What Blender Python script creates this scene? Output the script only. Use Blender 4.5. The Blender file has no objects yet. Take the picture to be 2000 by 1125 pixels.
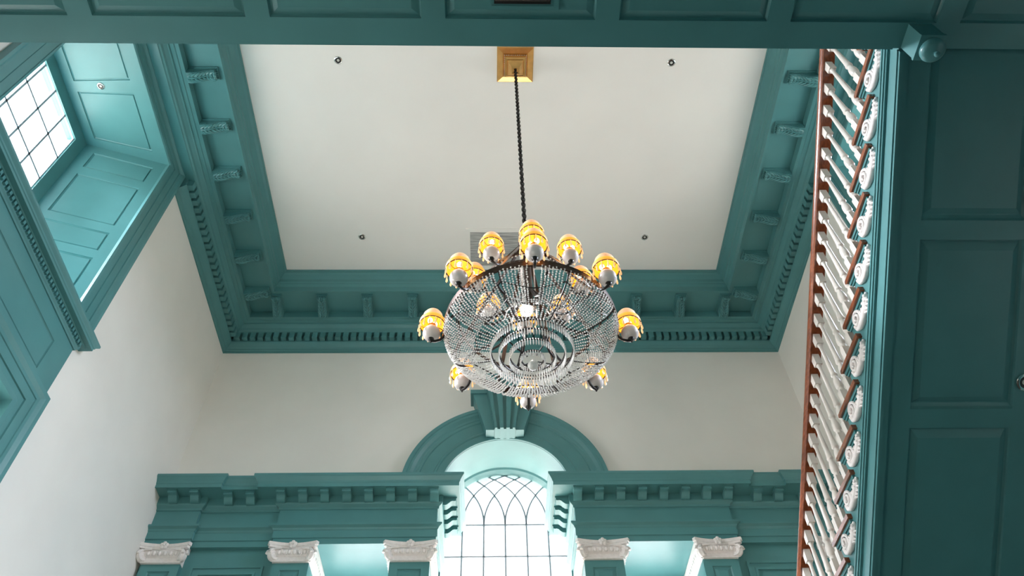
import bpy, bmesh, math, random
from mathutils import Vector, Matrix
random.seed(7)
PI = math.pi
sc = bpy.context.scene
COL = sc.collection

# ------------------------------------------------------------------ camera
cd = bpy.data.cameras.new('camera'); cam = bpy.data.objects.new('camera', cd); COL.objects.link(cam)
pitch, yaw, roll = math.radians(50.999), math.radians(2.4144), math.radians(-1.8983)
F = Vector((math.sin(yaw)*math.cos(pitch), math.cos(yaw)*math.cos(pitch), math.sin(pitch)))
R0 = Vector((math.cos(yaw), -math.sin(yaw), 0)); U0 = R0.cross(F)
RR = math.cos(roll)*R0 + math.sin(roll)*U0; UU = -math.sin(roll)*R0 + math.cos(roll)*U0
cam.matrix_world = Matrix(((RR.x, UU.x, -F.x, 0), (RR.y, UU.y, -F.y, 0), (RR.z, UU.z, -F.z, 0), (0, 0, 0, 1)))
cd.sensor_width = 36; cd.lens = 36*1507.5/2000; cd.clip_start = 0.05; cd.clip_end = 500
sc.camera = cam

# ------------------------------------------------------------------ world, daylight, exposure
WORLD = 7.4
W = bpy.data.worlds.new('daylight'); sc.world = W; W.use_nodes = True
nt = W.node_tree; nt.nodes.clear()
tc = nt.nodes.new('ShaderNodeTexCoord'); sp = nt.nodes.new('ShaderNodeSeparateXYZ'); nt.links.new(tc.outputs['Generated'], sp.inputs[0])
mr = nt.nodes.new('ShaderNodeMapRange'); mr.inputs[1].default_value = -0.30; mr.inputs[2].default_value = 0.50
nt.links.new(sp.outputs['Z'], mr.inputs[0])
rp = nt.nodes.new('ShaderNodeValToRGB'); nt.links.new(mr.outputs[0], rp.inputs[0])      # colour: warm sunlit ground, pale blue sky
rp.color_ramp.elements[0].color = (1.0, 0.88, 0.76, 1); rp.color_ramp.elements[1].color = (0.98, 0.95, 0.96, 1)
rs = nt.nodes.new('ShaderNodeValToRGB'); nt.links.new(mr.outputs[0], rs.inputs[0])      # brightness: ground and horizon glare, calmer sky above
rs.color_ramp.elements[0].color = (1, 1, 1, 1); rs.color_ramp.elements[1].color = (0.27, 0.27, 0.27, 1); rs.color_ramp.elements[1].position = 0.85
rs.color_ramp.elements[0].position = 0.45
ms = nt.nodes.new('ShaderNodeMath'); ms.operation = 'MULTIPLY'; ms.inputs[1].default_value = WORLD; nt.links.new(rs.outputs[0], ms.inputs[0])
bg = nt.nodes.new('ShaderNodeBackground'); nt.links.new(ms.outputs[0], bg.inputs[1])
wo = nt.nodes.new('ShaderNodeOutputWorld'); nt.links.new(rp.outputs[0], bg.inputs[0]); nt.links.new(bg.outputs[0], wo.inputs[0])
sc.view_settings.view_transform = 'Standard'; sc.view_settings.look = 'None'
sc.view_settings.gamma = 1; sc.view_settings.use_curve_mapping = False
sc.view_settings.exposure = 0.65
sc.cycles.max_bounces = 12; sc.cycles.diffuse_bounces = 7; sc.cycles.glossy_bounces = 4
sc.cycles.transmission_bounces = 6; sc.cycles.transparent_max_bounces = 12
sc.cycles.use_denoising = True
sc.cycles.sample_clamp_indirect = 8

def daylight(name, loc, d, sx, sy, power, col=(0.93, 0.97, 1.0)):
    """area lamp adding daylight from outside an opening, pointing into the hall"""
    l = bpy.data.lights.new(name, 'AREA'); l.shape = 'RECTANGLE'; l.size = sx; l.size_y = sy
    l.energy = power; l.color = col
    o = bpy.data.objects.new(name, l); COL.objects.link(o); o.location = loc
    o.rotation_euler = Vector(d).to_track_quat('-Z', 'Y').to_euler()
    return o
CX = 0.19
XA, XB, YN, YF, ZC, ZF = -4.309, 4.685, -0.30, 8.68, 9.967, -1.6
def portal(name, loc, d, sx, sy):
    o = daylight(name, loc, d, sx, sy, 1); o.data.cycles.is_portal = True
portal('window_portal_a', (CX, 9.56, 5.25), (0, -1, 0), 1.9, 4.1)
portal('window_portal_b', (CX-1.93, 9.63, 3.95), (0, -1, 0), 1.0, 2.55)
portal('window_portal_c', (CX+1.93, 9.63, 3.95), (0, -1, 0), 1.0, 2.55)
portal('window_portal_d', (-5.40, 4.13, 7.46), (1, 0, 0), 1.35, 2.95)
portal('window_portal_e', (5.78, 4.13, 7.46), (-1, 0, 0), 1.35, 2.95)
daylight('entrance_fill', (CX-2.2, -1.45, 0.3), (0, 1, 0.3), 1.6, 3.0, 8, (1, 0.97, 0.9))  # added fill lamp at an unseen entrance, for bounce off the floor
daylight('daylight_side_light_a', (CX-1.93, 9.66, 3.9), (0, -1, 0.15), 0.85, 2.3, 24, (0.80, 0.92, 1.0))
daylight('daylight_side_light_b', (CX+1.93, 9.66, 3.9), (0, -1, 0.15), 0.85, 2.3, 24, (0.80, 0.92, 1.0))
daylight('sky_lamp_west', (-9.4, 4.1, 11.2), (11.9, -0.4, -7.0), 4.5, 2.4, 9500, (1.0, 0.96, 0.97))  # added lamp high outside the left window, boosts sky light on the stair
daylight('sky_lamp_east', (9.8, 4.1, 10.4), (-11.9, 1.2, -5.2), 4.5, 2.4, 4200, (0.84, 0.89, 1.0))  # added lamp high outside the right window, boosts sky light on the left wall

# ------------------------------------------------------------------ materials
def mat(name, col, rough=0.5, metal=0.0, noise=0.0, nscale=6.0, bump=0.0, bscale=60.0, spec=0.5, emit=None, es=0.0, trans=0.0, coat=0.0, stretch=None):
    m = bpy.data.materials.new(name); m.use_nodes = True; t = m.node_tree; b = t.nodes['Principled BSDF']
    b.inputs['Base Color'].default_value = (*col, 1); b.inputs['Roughness'].default_value = rough
    b.inputs['Metallic'].default_value = metal; b.inputs['Specular IOR Level'].default_value = spec
    b.inputs['Transmission Weight'].default_value = trans; b.inputs['Coat Weight'].default_value = coat
    b.inputs['Coat Roughness'].default_value = 0.15
    c = t.nodes.new('ShaderNodeTexCoord')
    vec = c.outputs['Object']
    if stretch:
        mp = t.nodes.new('ShaderNodeMapping'); mp.inputs['Scale'].default_value = stretch
        t.links.new(vec, mp.inputs[0]); vec = mp.outputs[0]
    if noise:
        n = t.nodes.new('ShaderNodeTexNoise'); n.inputs['Scale'].default_value = nscale; n.inputs['Detail'].default_value = 5
        t.links.new(vec, n.inputs['Vector'])
        r = t.nodes.new('ShaderNodeValToRGB'); r.color_ramp.elements[0].position = 0.3; r.color_ramp.elements[1].position = 0.7
        r.color_ramp.elements[0].color = (*[x*(1-noise) for x in col], 1); r.color_ramp.elements[1].color = (*[min(1, x*(1+noise)) for x in col], 1)
        t.links.new(n.outputs[0], r.inputs[0]); t.links.new(r.outputs[0], b.inputs['Base Color'])
    if bump:
        n2 = t.nodes.new('ShaderNodeTexNoise'); n2.inputs['Scale'].default_value = bscale; n2.inputs['Detail'].default_value = 3
        t.links.new(vec, n2.inputs['Vector'])
        bp = t.nodes.new('ShaderNodeBump'); bp.inputs['Strength'].default_value = bump; bp.inputs['Distance'].default_value = 0.004
        t.links.new(n2.outputs[0], bp.inputs['Height']); t.links.new(bp.outputs[0], b.inputs['Normal'])
    if emit:
        b.inputs['Emission Color'].default_value = (*emit, 1); b.inputs['Emission Strength'].default_value = es
    return m
M = {}
M['teal'] = mat('teal_paint', (0.080, 0.238, 0.246), 0.36, noise=0.05, nscale=3, bump=0.12, bscale=25, spec=0.4)
M['white'] = mat('wall_plaster', (0.80, 0.78, 0.735), 0.75, noise=0.03, nscale=1.3, bump=0.25, bscale=9, spec=0.3)
M['ceil'] = mat('ceiling_plaster', (0.86, 0.835, 0.795), 0.8, noise=0.02, nscale=1.1, bump=0.2, bscale=7, spec=0.2)
M['wood_white'] = mat('white_gloss_paint', (0.74, 0.71, 0.66), 0.28, noise=0.03, nscale=20, spec=0.5)
M['plaster_carving'] = mat('carved_white_paint', (0.78, 0.74, 0.72), 0.45, noise=0.06, nscale=30, bump=0.3, bscale=90)
M['mahog'] = mat('polished_mahogany', (0.23, 0.062, 0.022), 0.22, noise=0.35, nscale=9, spec=0.6, coat=0.6, stretch=(6, 1, 6))
M['bronze'] = mat('dark_bronze', (0.055, 0.032, 0.022), 0.32, metal=0.7, noise=0.3, nscale=12)
M['iron'] = mat('black_iron', (0.018, 0.015, 0.013), 0.35, metal=0.5, noise=0.2, nscale=20)
M['brass'] = mat('aged_brass', (0.72, 0.42, 0.15), 0.3, metal=1.0, noise=0.12, nscale=10)
M['crystal'] = mat('crystal_beads', (0.70, 0.70, 0.68), 0.08, spec=1.0, noise=0.10, nscale=60)
M['opal'] = mat('opal_glass', (0.62, 0.58, 0.56), 0.25, noise=0.04, nscale=8, spec=0.5)
M['shade'] = mat('lit_amber_silk', (0.55, 0.25, 0.04), 0.6, noise=0.05, nscale=30, emit=(1.0, 0.37, 0.03), es=0.64)
M['shade_in'] = mat('lit_amber_lining', (0.45, 0.17, 0.01), 0.6, noise=0.05, nscale=30, emit=(1.0, 0.40, 0.006), es=0.6)
M['shade_cap'] = mat('lit_pale_silk', (0.65, 0.38, 0.24), 0.6, noise=0.05, nscale=30, emit=(1.0, 0.46, 0.20), es=0.38)
M['fringe'] = mat('lit_amber_drops', (0.75, 0.5, 0.28), 0.15, noise=0.05, nscale=30, emit=(1.0, 0.46, 0.18), es=0.35)  # lamp glow on the drops is put in as emission
M['bulb'] = mat('lit_bulb', (1, 0.9, 0.7), 0.4, noise=0.01, emit=(1.0, 0.86, 0.50), es=9)
M['flood'] = mat('lit_flood_bulb', (1, 1, 1), 0.4, noise=0.01, emit=(1.0, 0.95, 0.88), es=60)
M['chrome'] = mat('brushed_nickel', (0.72, 0.71, 0.68), 0.22, metal=1.0, noise=0.05, nscale=20)
M['black'] = mat('black_baffle', (0.01, 0.01, 0.01), 0.4, noise=0.1, nscale=20)
M['lens'] = mat('lamp_lens', (0.55, 0.55, 0.5), 0.1, noise=0.05, nscale=20, spec=0.8)
M['floor'] = mat('brick_floor', (0.045, 0.036, 0.03), 0.5, noise=0.25, nscale=2.5)
M['boards'] = mat('oak_boards', (0.55, 0.42, 0.29), 0.4, noise=0.2, nscale=3, stretch=(1, 12, 1))
M['hatch'] = mat('foil_board', (0.42, 0.42, 0.41), 0.45, noise=0.55, nscale=2.2, bump=0.4, bscale=8, stretch=(1.2, 22, 1))
M['bar'] = mat('glazing_bar_paint', (0.38, 0.42, 0.48), 0.4, noise=0.05, nscale=9)
g = bpy.data.materials.new('window_glass'); g.use_nodes = True; t = g.node_tree; t.nodes.clear()
o_ = t.nodes.new('ShaderNodeOutputMaterial'); mx = t.nodes.new('ShaderNodeMixShader'); tr = t.nodes.new('ShaderNodeBsdfTransparent')
gl = t.nodes.new('ShaderNodeBsdfGlossy'); gl.inputs['Roughness'].default_value = 0.03; mx.inputs[0].default_value = 0.05
tr.inputs[0].default_value = (0.95, 0.97, 1, 1)
t.links.new(tr.outputs[0], mx.inputs[1]); t.links.new(gl.outputs[0], mx.inputs[2]); t.links.new(mx.outputs[0], o_.inputs[0])
M['glass'] = g

# ------------------------------------------------------------------ mesh helpers
class MB:
    def __init__(s): s.v = []; s.f = []
    def add(s, vs, fs):
        n = len(s.v); s.v += [tuple(v) for v in vs]; s.f += [tuple(i+n for i in f) for f in fs]; return s
    def box(s, x0, x1, y0, y1, z0, z1):
        return s.add([(x0,y0,z0),(x1,y0,z0),(x1,y1,z0),(x0,y1,z0),(x0,y0,z1),(x1,y0,z1),(x1,y1,z1),(x0,y1,z1)],
                     [(0,3,2,1),(4,5,6,7),(0,1,5,4),(1,2,6,5),(2,3,7,6),(3,0,4,7)])
    def prism(s, poly, ax, a0, a1):
        """closed polygon extruded along axis ax; poly holds the two other coordinates in x,y,z order"""
        n = len(poly)
        def P(p, a):
            q = list(p); q.insert(ax, a); return tuple(q)
        vs = [P(p, a0) for p in poly] + [P(p, a1) for p in poly]
        fs = [tuple(range(n)), tuple(range(2*n-1, n-1, -1))] + [(i, (i+1) % n, n+(i+1) % n, n+i) for i in range(n)]
        return s.add(vs, fs)
    def rings(s, rr, closed_ring=True, cap=True, closed_path=False):
        n = len(rr[0]); vs = [p for r in rr for p in r]; fs = []
        m = len(rr)
        for i in range(m if closed_path else m-1):
            a = i*n; b = ((i+1) % m)*n
            for j in range(n if closed_ring else n-1):
                fs.append((a+j, a+(j+1) % n, b+(j+1) % n, b+j))
        if cap and not closed_path and closed_ring:
            fs.append(tuple(range(n-1, -1, -1))); fs.append(tuple(range((m-1)*n, m*n)))
        return s.add(vs, fs)
    def lathe(s, prof, c=(0,0,0), n=16, cap=True, axis='z'):
        rr = []
        for r, z in prof:
            ring = []
            for k in range(n):
                a = 2*PI*k/n
                p = (r*math.cos(a), r*math.sin(a), z)
                if axis == 'y': p = (p[0], p[2], p[1])
                if axis == 'x': p = (p[2], p[0], p[1])
                ring.append((c[0]+p[0], c[1]+p[1], c[2]+p[2]))
            rr.append(ring)
        return s.rings(rr, cap=cap)
    def tube(s, pts, r, n=8, closed=False, flat=1.0):
        pts = [Vector(p) for p in pts]; rr = []; m = len(pts)
        rad = r if isinstance(r, (list, tuple)) else [r]*m
        ref = None
        for i, p in enumerate(pts):
            t = ((pts[(i+1) % m]-pts[i-1]) if closed else (pts[min(i+1, m-1)]-pts[max(i-1, 0)])).normalized()
            if ref is None: ref = Vector((0, 0, 1)) if abs(t.z) < 0.9 else Vector((1, 0, 0))
            u = (ref - t*ref.dot(t)).normalized(); ref = u; w = t.cross(u)
            rr.append([p + rad[i]*(math.cos(2*PI*k/n)*u + flat*math.sin(2*PI*k/n)*w) for k in range(n)])
        return s.rings(rr, closed_path=closed)
    def ball(s, c, r, n=10, m=6, sc_=(1, 1, 1)):
        vs = [(c[0], c[1], c[2]-r*sc_[2])]
        for i in range(1, m):
            a = -PI/2+PI*i/m
            for k in range(n):
                b = 2*PI*k/n
                vs.append((c[0]+r*sc_[0]*math.cos(a)*math.cos(b), c[1]+r*sc_[1]*math.cos(a)*math.sin(b), c[2]+r*sc_[2]*math.sin(a)))
        vs.append((c[0], c[1], c[2]+r*sc_[2])); fs = []
        for k in range(n):
            fs.append((0, 1+(k+1) % n, 1+k)); t = 1+(m-2)*n
            fs.append((len(vs)-1, t+k, t+(k+1) % n))
        for i in range(m-2):
            for k in range(n):
                a = 1+i*n; fs.append((a+k, a+(k+1) % n, a+n+(k+1) % n, a+n+k))
        return s.add(vs, fs)
    def sweep(s, path, prof, closed=False, endcap=True):
        """prof = closed loop of (e, z); path = plan polyline, e measured to its right-hand side with mitred corners"""
        n = len(path); rr = []
        for i in range(n):
            p = Vector(path[i]).to_2d()
            d0 = (Vector(path[i]) - Vector(path[i-1])).to_2d() if (i > 0 or closed) else None
            d1 = (Vector(path[(i+1) % n]) - Vector(path[i])).to_2d() if (i < n-1 or closed) else None
            n0 = Vector((d0.y, -d0.x)).normalized() if d0 is not None else None
            n1 = Vector((d1.y, -d1.x)).normalized() if d1 is not None else None
            if n0 is None: m = n1
            elif n1 is None: m = n0
            else:
                m = n0+n1; m = m/(m.dot(n0)) if m.length > 1e-6 else n0
            rr.append([(p.x+e*m.x, p.y+e*m.y, z) for e, z in prof])
        return s.rings(rr, cap=endcap, closed_path=closed)
    def panelled(s, f, W_, H_, panels, t=0.022, rim=0.012, fld=0.05, up=0.016, u0=0.0, v0=0.0):
        """panelled joinery surface: f(u, v, d) maps to the world, d = depth behind the face"""
        us = sorted(set([u0, W_]+[p[0] for p in panels]+[p[1] for p in panels]))
        vs = sorted(set([v0, H_]+[p[2] for p in panels]+[p[3] for p in panels]))
        for i in range(len(us)-1):
            for j in range(len(vs)-1):
                a, b, c, d = us[i], us[i+1], vs[j], vs[j+1]
                cu, cv = (a+b)/2, (c+d)/2
                if any(p[0] < cu < p[1] and p[2] < cv < p[3] for p in panels): continue
                s.add([f(a, c, 0), f(b, c, 0), f(b, d, 0), f(a, d, 0)], [(0, 1, 2, 3)])
        for a, b, c, d in panels:
            loops = []
            for off, dep in ((0, 0), (0.004, t*0.6), (rim, t), (rim+0.006, t), (rim+fld, t-up), (None, 0)):
                if off is None: break
                loops.append([f(a+off, c+off, dep), f(b-off, c+off, dep), f(b-off, d-off, dep), f(a+off, d-off, dep)])
            vv = [q for l in loops for q in l]; fs = []
            for k in range(len(loops)-1):
                for q in range(4): fs.append((4*k+q, 4*k+(q+1) % 4, 4*k+4+(q+1) % 4, 4*k+4+q))
            k = 4*(len(loops)-1); fs.append((k, k+1, k+2, k+3)); s.add(vv, fs)
        return s
    def mapped(s, fn):
        s.v = [tuple(fn(*v)) for v in s.v]; return s
    def build(s, name, m, parent=None, smooth=False, kind=None, bevel=0, label=None):
        me = bpy.data.meshes.new(name)
        off = parent.matrix_world.translation if parent is not None and parent.get('_o') is None else Vector((0, 0, 0))
        if parent is not None and parent.get('_o') is not None: off = Vector(parent['_o'])
        me.from_pydata([tuple(Vector(v)-off) for v in s.v], [], s.f)
        bm = bmesh.new(); bm.from_mesh(me); bmesh.ops.recalc_face_normals(bm, faces=bm.faces)
        if smooth:
            for fc in bm.faces: fc.smooth = True
            for e in bm.edges:
                if len(e.link_faces) == 2 and e.calc_face_angle(0) > 0.75: e.smooth = False
        bm.to_mesh(me); bm.free()
        me.materials.append(M[m]); o = bpy.data.objects.new(name, me); COL.objects.link(o)
        if parent is not None: o.parent = parent
        if kind: o['kind'] = kind
        if label: o['label'] = label
        if bevel:
            b = o.modifiers.new('b', 'BEVEL'); b.width = bevel; b.segments = 2; b.limit_method = 'ANGLE'
        return o

ORG = {}
def thing(name, label, cat, loc=(0, 0, 0), group=None, rotz=0):
    o = bpy.data.objects.new(name, None); COL.objects.link(o); o.location = loc; o.rotation_euler = (0, 0, rotz)
    o.empty_display_size = 0.1
    o['label'] = label; o['category'] = cat
    if group: o['group'] = group
    ORG[o.name] = Vector(loc)
    return o
_b = MB.build
def build(s, name, m, parent=None, **k):
    """links the mesh; world coordinates are made local to the thing it belongs to"""
    top = parent
    while top is not None and top.parent is not None: top = top.parent
    off = ORG.get(top.name, Vector((0, 0, 0))) if top is not None else Vector((0, 0, 0))
    s.v = [tuple(Vector(v)-off) for v in s.v]
    me = bpy.data.meshes.new(name); me.from_pydata(s.v, [], s.f)
    bm = bmesh.new(); bm.from_mesh(me); bmesh.ops.recalc_face_normals(bm, faces=bm.faces)
    if k.get('smooth'):
        for fc in bm.faces: fc.smooth = True
        for e in bm.edges:
            if len(e.link_faces) == 2 and e.calc_face_angle(0) > 0.75: e.smooth = False
    bm.to_mesh(me); bm.free(); me.materials.append(M[m])
    o = bpy.data.objects.new(name, me); COL.objects.link(o)
    if parent is not None: o.parent = parent
    if k.get('kind'): o['kind'] = k['kind']
    if k.get('label'): o['label'] = k['label']
    return o
MB.build = build
def struct(mb, name, m, parent=None, **k):
    return mb.build(name, m, parent, kind='structure' if parent is None else None, **k)
def kids(o): return [c for c in bpy.data.objects if c.parent == o]
def copy_tree(o, parent=None):
    c = o.copy(); COL.objects.link(c); c.parent = parent
    if parent is None: ORG[c.name] = ORG.get(o.name, Vector((0, 0, 0)))
    for ch in kids(o): copy_tree(ch, c)
    return c
def arc(cx, cz, r, a0, a1, n):
    return [(cx+r*math.cos(a0+(a1-a0)*i/n), cz+r*math.sin(a0+(a1-a0)*i/n)) for i in range(n+1)]

# ------------------------------------------------------------------ room shell
TH = 1.15
struct(MB().box(XA-TH, XB+TH, YN-TH, 9.9, ZF-0.2, ZF), 'floor', 'floor')
struct(MB().box(XA-TH, XB+TH, YN-TH, YF+1.2, ZC, ZC+0.25), 'ceiling', 'ceil')
# side walls with the window opening (y 2.95..5.37, z 5.95..9.22) and the doorway below
DY0, DY1, DZ = 3.14, 5.17, 4.81
def side_wall(name, x0, x1, door):
    w = MB()
    w.box(x0, x1, YN-TH, 2.95, ZF, ZC); w.box(x0, x1, 5.37, YF+1.2, ZF, ZC)
    w.box(x0, x1, 2.95, 5.37, 9.22, ZC)
    if door:
        w.box(x0, x1, 2.95, 5.37, DZ+0.02, 5.97); w.box(x0, x1, 2.95, DY0-0.02, ZF, DZ+0.02); w.box(x0, x1, DY1+0.02, 5.37, ZF, DZ+0.02); w.box(x0, x1, DY0-0.02, DY1+0.02, ZF, 1.3)
    else: w.box(x0, x1, 2.95, 5.37, ZF, 5.97)
    return struct(w, name, 'white')
side_wall('wall_left', XA-TH, XA, True); side_wall('wall_right', XB, XB+TH, False)
# near wall: an entrance below
w = MB(); y0, y1 = YN-TH, YN
w.box(XA, XB, y0, y1, 1.9, ZC)
w.box(XA, CX-3.1, y0, y1, ZF, 1.9); w.box(CX-1.3, XB, y0, y1, ZF, 1.9)
struct(w, 'wall_near', 'white')
# unseen teal slabs low on the walls, added to cut bounce light
dd_ = MB(); dd_.box(XA, CX-3.1, YN-0.02, YN+0.03, ZF, 4.5); dd_.box(CX-1.3, XB, YN-0.02, YN+0.03, ZF, 4.5); dd_.box(CX-3.1, CX-1.3, YN-0.02, YN+0.03, 1.9, 4.5)
dd_.box(XB-0.03, XB+0.01, YN, 6.4, ZF, 1.8); dd_.box(XA-0.01, XA+0.03, YN, 6.4, ZF, 1.15)
struct(dd_, 'trim_6', 'teal')
# far wall: arch, central opening and two side openings
ZS = 6.345; RB = 0.887; BY = 9.50
w = MB()
w.box(XA, CX-1.0, YF, BY, ZS, ZC); w.box(CX+1.0, XB, YF, BY, ZS, ZC)
ap = arc(CX, ZS, RB, PI, 0, 40)
top = 7.6
w.box(CX-1.0, CX+1.0, YF, BY, top, ZC); w.box(XA, XB, YF+0.3, BY+0.38, ZF, 1.9)
w.prism([(CX-1.0, ZS), (CX-1.0, top)] + [(CX, top)] + ap[20::-1], 1, YF, BY)
w.prism([(CX+1.0, top), (CX+1.0, ZS)] + ap[40:19:-1] + [(CX, top)], 1, YF, BY)
struct(w, 'wall_far', 'white')
# barrel vault lining and joinery around the far window: painted
v = MB()
pr = [(CX+(RB-0.003)*math.cos(a), ZS+(RB-0.003)*math.sin(a)) for a in [PI*i/48 for i in range(49)]]
pr2 = [(CX+(RB+0.012)*math.cos(a), ZS+(RB+0.012)*math.sin(a)) for a in [PI*i/48 for i in range(48, -1, -1)]]
v.prism(pr+pr2, 1, YF-0.03, 9.30)
struct(v, 'trim_1', 'teal', smooth=True)
# panelled wall below the entablature
PZ = 5.50
def far_panel_wall():
    w = MB()
    yb = 8.66
    for sgn in (-1, 1):
        X = lambda o: CX+sgn*o
        def bx(o0, o1, ya, yb_, z0, z1): w.box(min(X(o0), X(o1)), max(X(o0), X(o1)), ya, yb_, z0, z1)
        lim = 4.5
        bx(2.42, lim, 8.66, 9.62, 1.9, ZS)                      # wall beside the bay
        bx(1.44, 2.42, 8.66, 9.62, 5.51, ZS)                    # over the bay
        bx(0.95, 1.44, 8.66, 9.42, 1.9, 5.51)                 # pier
        bx(1.0, 1.44, 8.68, BY, 5.51, ZS)
        bx(1.44, 2.42, 9.55, 9.62, 5.22, 5.60)
        bx(1.44, 2.42, 9.50, 9.62, 1.9, 2.7)
    w.box(CX-1, CX+1, 9.40, BY, 1.9, 3.2)
    o = struct(w, 'trim_2', 'teal')
    # field panels with applied mouldings
    p = MB()
    for sgn in (-1, 1):
        a, b = sorted((CX+sgn*2.98, CX+sgn*3.86))
        for k, (ins, th) in enumerate(((0, 0.03), (0.0305, 0.014), (0.0852, 0.026))):
            x0, x1, z1, z0 = a+ins, b-ins, 5.27-ins, 3.0+ins; wd = 0.03 if k != 1 else 0.054
            for q in ((x0, x1, z1-wd, z1), (x0, x1, z0, z0+wd), (x0, x0+wd, z0+wd, z1-wd), (x1-wd, x1, z0+wd, z1-wd)):
                p.box(q[0], q[1], 8.66-th, 8.658, q[2], q[3])
    p.build('panel_moulding', 'teal', o)
    return o
far_panel_wall()
struct(MB().box(XA, XB, 6.45, 9.5, 1.75, 1.9), 'floor_half_landing', 'boards')

# ------------------------------------------------------------------ crowning cornice of the hall
def dentils_line(mb, p0, p1, out, e0, e1, z0, z1, pitch, wd):
    """teeth along a straight run from p0 to p1"""
    d = Vector(p1)-Vector(p0); L = d.length; d /= L; n = int(L/pitch); st = (L-(n-1)*pitch-wd)/2
    for k in range(n):
        s0 = st+k*pitch
        a = Vector(p0)+d*s0; b = a+d*wd; o = Vector(out)
        q = [a+o*e0, b+o*e0, b+o*e1, a+o*e1]
        mb.add([(c.x, c.y, z) for z in (z0, z1) for c in q], [(0,1,2,3),(7,6,5,4),(0,1,5,4),(1,2,6,5),(2,3,7,6),(3,0,4,7)])
upper = [(-0.02, 9.335), (0.205, 9.335), (0.215, 9.35), (0.235, 9.36), (0.25, 9.39), (0.285, 9.425), (0.30, 9.432), (0.305, 9.455), (0.35, 9.462), (0.36, 9.475), (0.405, 9.480),
         (0.405, 9.60), (0.40, 9.618), (0.815, 9.618), (0.815, 9.60), (0.845, 9.60), (0.845, 9.72), (0.86, 9.735), (0.875, 9.76), (0.875, 9.775), (0.89, 9.79), (0.90, 9.84), (0.95, 9.895), (0.985, 9.915), (0.985, 9.93), (1.0, 9.935), (1.0, 9.975), (-0.02, 9.975)]
c1 = struct(MB().sweep([(XA, YN), (XA, YF), (XB, YF), (XB, YN)], upper, closed=True), 'trim_3', 'teal')
lower = [(-0.02, 9.06), (0.02, 9.06), (0.024, 9.085), (0.045, 9.095), (0.05, 9.11), (0.075, 9.125), (0.115, 9.165), (0.13, 9.185), (0.135, 9.205), (0.115, 9.21), (0.115, 9.336), (-0.02, 9.336)]
seg = MB()
seg.sweep([(XA, YN), (XA, 2.70)], lower); seg.sweep([(XA, 5.615), (XA, YF), (XB, YF), (XB, 5.615)], lower); seg.sweep([(XB, 2.70), (XB, YN), (XA, YN)], lower)
dn = MB()
for (p0, p1, o) in (((XA, YN+0.2), (XA, 2.70), (1, 0)), ((XA, 5.615), (XA, YF-0.2), (1, 0)), ((XA+0.13, YF), (XB-0.13, YF), (0, -1)),
                    ((XB, YF-0.2), (XB, 5.615), (-1, 0)), ((XB, 2.70), (XB, YN+0.2), (-1, 0)), ((XA+0.13, YN), (XB-0.13, YN), (0, 1))):
    dentils_line(dn, p0, p1, o, 0.10, 0.205, 9.212, 9.334, 0.124, 0.082)
seg.build('bed_moulding', 'teal', c1); dn.build('dentil_course', 'teal', c1)
# acanthus modillion, built once: e runs away from the wall (+y local), hangs from z = 0
def modillion_mesh():
    m = MB()
    m.box(-0.088, 0.088, 0.0, 0.375, -0.022, 0.0); m.box(-0.078, 0.078, 0.0, 0.360, -0.036, -0.020)
    prof = [(0.0, -0.03), (0.0, -0.150), (0.03, -0.165), (0.08, -0.163), (0.13, -0.146), (0.18, -0.116), (0.23, -0.088), (0.28, -0.085), (0.32, -0.096), (0.345, -0.085), (0.35, -0.06), (0.34, -0.03)]
    m.prism(prof, 0, -0.070, 0.070)
    def zb(e):
        for (e0, z0), (e1, z1) in zip(prof[1:11], prof[2:11]):
            if e0 <= e <= e1 and e1 > e0: return z0+(z1-z0)*(e-e0)/(e1-e0)
        return -0.08
    m.tube([(0, e, zb(e)-0.006) for e in [0.01+0.03*i for i in range(11)]], 0.012, 6)
    for i in range(7):
        e = 0.020+i*0.043
        for sg in (-1, 1):
            pts = [(sg*(0.010+0.048*t), e+0.05*t*t+0.02*t, zb(min(0.33, e+0.04*t))-0.008*math.sin(PI*t)-0.002) for t in (0, 0.35, 0.7, 1.0)]
            m.tube(pts, [0.010, 0.019, 0.018, 0.008], 6)
    for sg in (-1, 0, 1):
        m.ball((sg*0.034, 0.335, -0.082), 0.026, 8, 5)
    for k in range(5): m.box(-0.066+k*0.029, -0.050+k*0.029, 0.30, 0.368, -0.052, -0.034)
    for sg in (-1, 1):
        m.lathe([(0.001, 0), (0.046, 0.002), (0.046, 0.006), (0.001, 0.010)], (0.068 if sg > 0 else -0.078, 0.050, -0.112), 14, axis='x')
        m.lathe([(0.001, 0), (0.026, 0.002), (0.026, 0.006), (0.001, 0.010)], (0.068 if sg > 0 else -0.078, 0.315, -0.070), 12, axis='x')
    return m
mod0 = modillion_mesh().build('modillion', 'teal', c1, smooth=True)
places = []
for k in range(11):
    places.append((CX-0.0125+0.7245*(k-5), YF-0.405, PI)); places.append((XA+0.405, 4.19+0.7303*(k-5), -PI/2)); places.append((XB-0.405, 4.19+0.7303*(k-5), PI/2))
for k in range(11): places.append((CX+0.7245*(k-5), YN+0.405, 0))
for i, (x, y, rz) in enumerate(places):
    o = mod0 if i == 0 else mod0.copy()
    if i: COL.objects.link(o); o.parent = c1
    o.location = (x, y, 9.618); o.rotation_euler = (0, 0, rz)

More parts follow.
